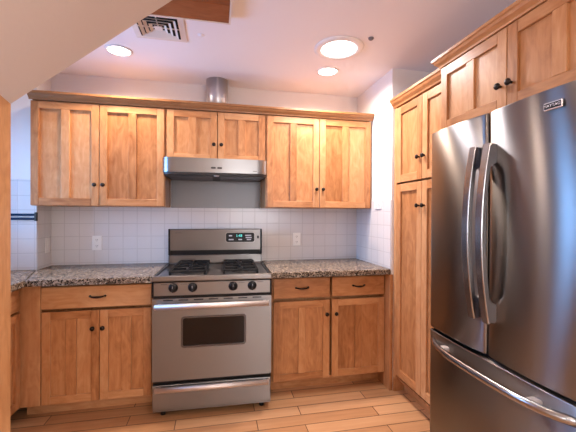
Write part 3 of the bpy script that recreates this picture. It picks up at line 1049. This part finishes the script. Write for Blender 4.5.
b = NB(); lathe(b, [(0.1165, -0.0005), (0.1165, -0.007), (0.08, -0.014), (0.04, -0.018), (0, -0.019)], (0, 0, 0), 'z', 48); obj('diffuser', b, tube_lit, r)
b = NB(); lathe(b, [(0, -0.0005), (0.018, -0.0005), (0.016, -0.008), (0.008, -0.014), (0, -0.015)], (0.935, 1.972, H), 'z', 20)
tag(obj('ceiling_sensor', b, red_dot), 'tiny dark round cap on the ceiling right of the sun tube', 'sensor')
b = NB(); lathe(b, [(0, -0.0005), (0.020, -0.0005), (0.019, -0.003), (0, -0.004)], (-0.098, 2.162, H), 'z', 20)
tag(obj('ceiling_sensor', b, ceil_paint), 'tiny pale round cap on the ceiling near the vent', 'sensor')
# air vent
VX, VY, VS = -0.337, 2.115, 0.300
r = thing('ceiling_vent', 'square cream louvred air vent on the ceiling by the sloped soffit', 'vent', (VX, VY, H))
b = NB(); h_ = VS / 2
def sq(s): return [(-s, -s), (s, -s), (s, s), (-s, s)]
def ringz(bm, s0, s1, z0, z1):
    n = 4
    a = [bm.verts.new((p[0], p[1], z0)) for p in sq(s0)]; c = [bm.verts.new((p[0], p[1], z1)) for p in sq(s1)]
    a2 = [bm.verts.new((p[0], p[1], z0 + 0.0025)) for p in sq(s0)]; c2 = [bm.verts.new((p[0], p[1], z1 + 0.0025)) for p in sq(s1)]
    for i in range(4):
        j = (i + 1) % 4
        bm.faces.new((a[i], a[j], c[j], c[i])); bm.faces.new((a2[j], a2[i], c2[i], c2[j]))
        bm.faces.new((a[j], a[i], a2[i], a2[j])); bm.faces.new((c[i], c[j], c2[j], c2[i]))
ringz(b, h_, h_ - 0.034, -0.006, -0.010)
obj('frame', b, cream, r)
b = NB(); box(b, -h_ + 0.02, h_ - 0.02, -h_ + 0.02, h_ - 0.02, -0.0018, -0.0006); obj('backing', b, vent_dark, r)
for k in range(3):
    b = NB(); s = h_ - 0.046 - k * 0.028
    ringz(b, s, s - 0.016, -0.018, -0.006)
    obj('louvre', b, cream, r)
b = NB(); box(b, -0.022, 0.022, -0.022, 0.022, -0.014, -0.010, 0.001)
for s in (-1, 1):
    box(b, s * 0.02, s * (h_ - 0.03), -0.003, 0.003, -0.0105, -0.0055); box(b, -0.003, 0.003, s * 0.02, s * (h_ - 0.03), -0.0105, -0.0055)
obj('centre_plate', b, cream, r)
# wood landing underside
r = thing('wood_panel', 'reddish-brown planked wood panel under the ceiling between soffit and vent', 'panel', (-0.20, 1.928, H))
b = NB()
px0, px1, py1, py0 = -0.33, 0.262, 0.0, -0.85
for k in range(5):
    a = py1 - 0.004 - k * 0.165
    box(b, px0, px1, a - 0.164, a, -0.040, -0.012, 0.002)
obj('planks', b, wood_red, r)
b = NB(); box(b, px1 + 0.0005, px1 + 0.010, py0, py1 + 0.006, -0.042, -0.001); box(b, px0, px1 + 0.0005, py1 - 0.0035, py1 + 0.006, -0.042, -0.001)
box(b, px0, px1, py0, py1 - 0.004, -0.0118, -0.001)
obj('edge_trim', b, cream, r)

# ------------------------------------------------------------------ wall fittings
def outlet(label, loc, rotz, kind='outlet', w=0.070, h=0.115):
    r = thing('wall_outlet' if kind == 'outlet' else 'light_switch', label, 'outlet' if kind == 'outlet' else 'switch', loc, rotz)
    b = NB(); box(b, -w / 2, w / 2, -0.006, -0.0003, -h / 2, h / 2, 0.003, 0, 2); obj('cover_plate', b, white_plastic, r)
    if kind == 'outlet':
        for s in (-1, 1):
            b = NB()
            off = (0, s * 0.024) if h > w else (s * 0.024, 0)
            prism(b, rrect(off[0], off[1], 0.030, 0.030, 0.010, 4), 'y', -0.0078, -0.0061)
            sk = obj('socket', b, white_plastic, r)
            b = NB()
            for q in (-1, 1):
                box(b, off[0] + q * 0.006 - 0.0014, off[0] + q * 0.006 + 0.0014, -0.0082, -0.0077, off[1] - 0.002, off[1] + 0.007)
            box(b, off[0] - 0.002, off[0] + 0.002, -0.0082, -0.0077, off[1] - 0.010, off[1] - 0.006)
            obj('slots', b, dark_grey, sk)
    else:
        b = NB(); box(b, -0.016, 0.016, -0.009, -0.0061, -0.033, 0.033, 0.001); obj('rocker', b, white_plastic, r)
    return r
TY = BY - 0.009
outlet('white double outlet on the tiles left of the range', (-0.937, TY, 1.085), 0)
outlet('white double outlet on the tiles right of the range', (0.705, TY, 1.098), 0)
outlet('white switch plate on the narrow return wall at the left corner', (-1.264, 2.915, 1.078), PI / 2, 'switch', 0.070, 0.115)
outlet('small white sideways outlet in the top tile row of the right wall', (1.280, 2.545, 1.398), ROT, 'outlet', 0.115, 0.062)
# double rail on the blue-lit wall
r = thing('wall_rail', 'dark navy double rail on the blue-lit tiled wall at far left', 'rail', (-1.272, 2.770, 1.297))
for dz in (0.0125, -0.0165):
    b = NB(); box(b, -0.50, -0.004, -0.016, -0.004, dz - 0.0085, dz + 0.0085, 0.003); obj('rail', b, navy, r)
b = NB(); box(b, -0.0035, 0.0125, -0.020, -0.0003, -0.032, 0.030, 0.003); obj('end_bracket', b, dark_grey, r)
b = NB(); box(b, -0.515, -0.501, -0.020, -0.0003, -0.032, 0.030, 0.003); obj('end_bracket', b, dark_grey, r)
